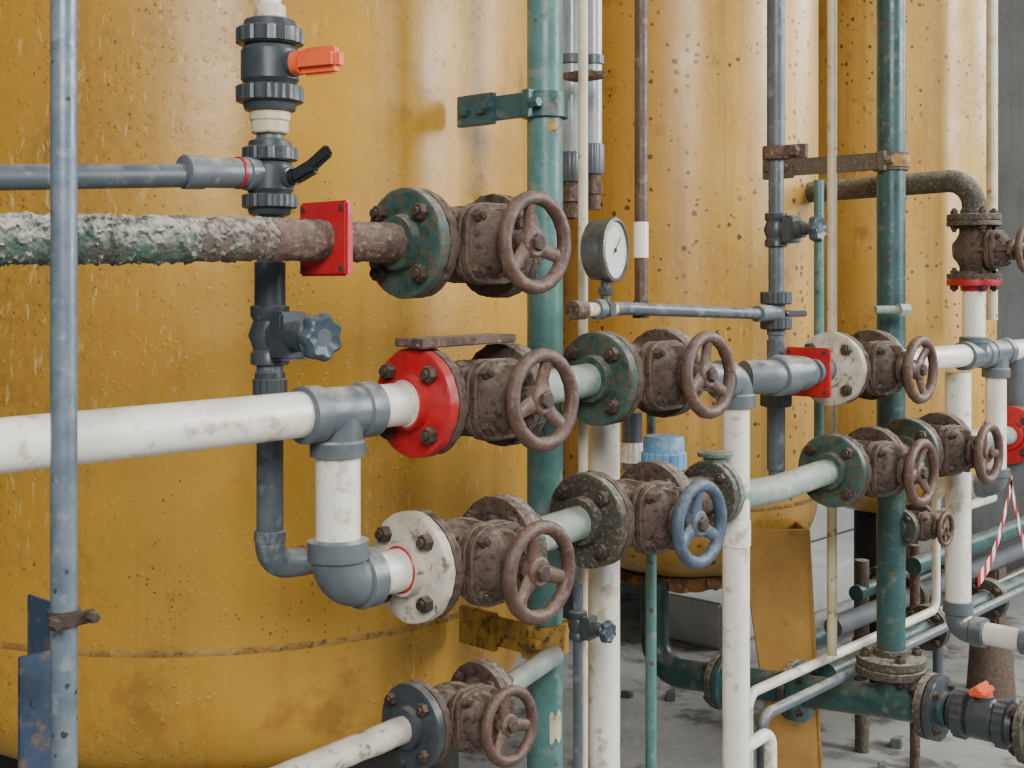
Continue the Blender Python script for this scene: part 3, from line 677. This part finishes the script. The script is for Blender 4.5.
obj(MB().cyl(V((hx,1.26,hz)),V((hx,.7,hz)),.034),'pipe',dgrey,label='dark grey pipe end behind ball valve',cat='pipe')
flange(V((hx,1.09,hz)),RYD,brgreen,'rusted dark round flange by ball valve')
q=pl(840,668,1.62)
obj(MB().pipe(V((hx+.04,1.62,q.z)),V((q.x+2.6,1.62,q.z)),.03),'pipe',pole_d,label='dark teal pipe running along the rack near the floor',cat='pipe')
def fpair(px,wy,z,s=.85,m=None):
    a=pl(px,0,wy); flange(V((a.x,wy,z)),None,brgreen,'crusty flange on the low rack pipe',s)
    flange(V((a.x+.043*s,wy,z)),RZ(math.pi),m or green,'green flange on the low rack pipe',s,bolts=False)
for px in (925,985): fpair(px,1.62,q.z)
for (px,py,w,m,l,wy,x0,x1) in ((960,612,.034,pole_d,'dark teal pipe low in the rack',2.62,-1.6,4),(960,580,.026,grey,'grey plastic pipe low in the rack',2.75,-1.4,4),
      (900,600,.03,dsteel,'grey steel pipe low in the rack',1.82,-.45,3),(900,628,.022,rustpipe,'rusty pipe low in the rack',1.9,-.5,3),
      (870,588,.026,pole_d,'dark green pipe behind the standpipe',1.95,-.1,3),
      (940,556,.028,pole_d,'dark green pipe in the rack',1.72,-.2,3),(880,640,.018,white,'thin white pipe low in the rack',1.75,-.3,3)):
    a=pl(px,py,wy); zl=max(a.z,.06)
    obj(MB().cyl(V((a.x+x0,wy,zl)),V((a.x+x1,wy,zl)),w),'pipe',m,label=l,cat='pipe')
    if w>.025 and wy<2.5: fpair(px+8,wy,zl,.75,m)
for (px,wy,y0,w,m,l) in ((915,1.75,545,10,rustpipe,'rusty upright in the low rack'),(938,1.9,480,10,grey,'grey upright in the low rack'),(862,1.95,560,14,brgreen,'crusty green upright in the low rack')):
    vp(px,wy,y0,None,w,m,l)
for k in range(40):
    rr_=random.Random(k); px=(840+rr_.random()*180) if k<28 else 600+rr_.random()*130; wy=1.7+rr_.random()*1.2
    if k>=28: wy=2.7+rr_.random()*.8
    a=pl(px,0,wy); s=.015+.03*rr_.random()
    b=MB().box(V((a.x,wy,s*.45)),(s*1.6,s,s*.9),RZ(rr_.random()*3),.004).jit(s*.25,30)
    obj(b,'rubble_piece',rr_.choice([colm,rustpipe,dsteel,wflange]),label='small broken piece of rubble lying on the floor',cat='rubble',group='rubble pieces on the floor')
a=pl(952,640,2.0); obj(MB().lathe([(0,.09),(.28,.07)],V((a.x,1.85,0)),Z,24).box(V((a.x,1.85,.3)),(.09,.09,.4),None,.01),'concrete_post',rust,label='brown weathered support post under the pipes',cat='post')

pipe(pl(255,790,1.38),a_,.02,wflange,'dirty pale pipe sloping to the lowest valve',amp=.0015)
pipe(b_,V((go.x-.02,1.43,b_.z+.012)),.018,paleteal,'short teal pipe into the green standpipe')
def ribbon(p0,p1,w,n,name,sg=.06):
    b1=MB(); b2=MB()
    for k in range(n):
        a=p0.lerp(p1,k/n); c=p0.lerp(p1,(k+1)/n); sag=lambda u:-sg*math.sin(math.pi*u)
        a=a+Z*sag(k/n); c=c+Z*sag((k+1)/n)
        (b1 if k%2 else b2).rings([[a,a+Z*w,a+Z*w+Y*.001,a+Y*.001],[c,c+Z*w,c+Z*w+Y*.001,c+Y*.001]])
    o=obj(b1,name,tapem,label='red and white barrier tape hung between posts',cat='barrier tape',group='red and white barrier tapes'); obj(b2,'red_stripes',red,o)
ribbon(pl(978,588,1.6),pl(1012,488,1.6),.045,12,'barrier_tape')
ribbon(pl(1010,484,1.6),pl(1040,590,1.6),.045,12,'barrier_tape')

# ---------------------------------------------------------------- camera, light
cam=bpy.data.cameras.new('camera'); co=bpy.data.objects.new('camera',cam); col.objects.link(co)
cam.sensor_width=36; cam.lens=F/1024*36; cam.shift_y=-(384-HY)/1024
co.location=(0,0,CZ); co.rotation_euler=(math.pi/2,0,TH-math.pi/2); cam.clip_start=.02
bpy.context.scene.camera=co
def area(name,loc,tgt,sx,sy,e,c=(1,1,1)):
    l=bpy.data.lights.new(name,'AREA'); l.shape='RECTANGLE'; l.size=sx; l.size_y=sy; l.energy=e; l.color=c
    o=bpy.data.objects.new(name,l); col.objects.link(o); o.location=loc
    o.rotation_euler=(V(tgt)-V(loc)).to_track_quat('-Z','Y').to_euler()
area('area_light',(-1.6,-1.6,3.4),(1.8,1.5,1.1),1.7,1.6,225,(1,.985,.96))
area('side_light',(4.8,-2.6,3.4),(2.6,1.8,1.0),1.5,3.0,370,(.97,.985,1))
area('back_fill_light',(9.5,-1.0,4.0),(8,3.5,0),3,3,380,(.96,.98,1))  # added fill with no known source, brightens the steps at the back
area('step_fill_light',(7.4,3.2,4.6),(7.4,3.4,0),2.5,1.5,70,(.96,.98,1))  # made-up overhead fill, lifts the steps out of the roof's shade
w=bpy.data.worlds.new('world'); bpy.context.scene.world=w; w.use_nodes=True
w.node_tree.nodes['Background'].inputs[0].default_value=(.88,.93,1,1); w.node_tree.nodes['Background'].inputs[1].default_value=.30
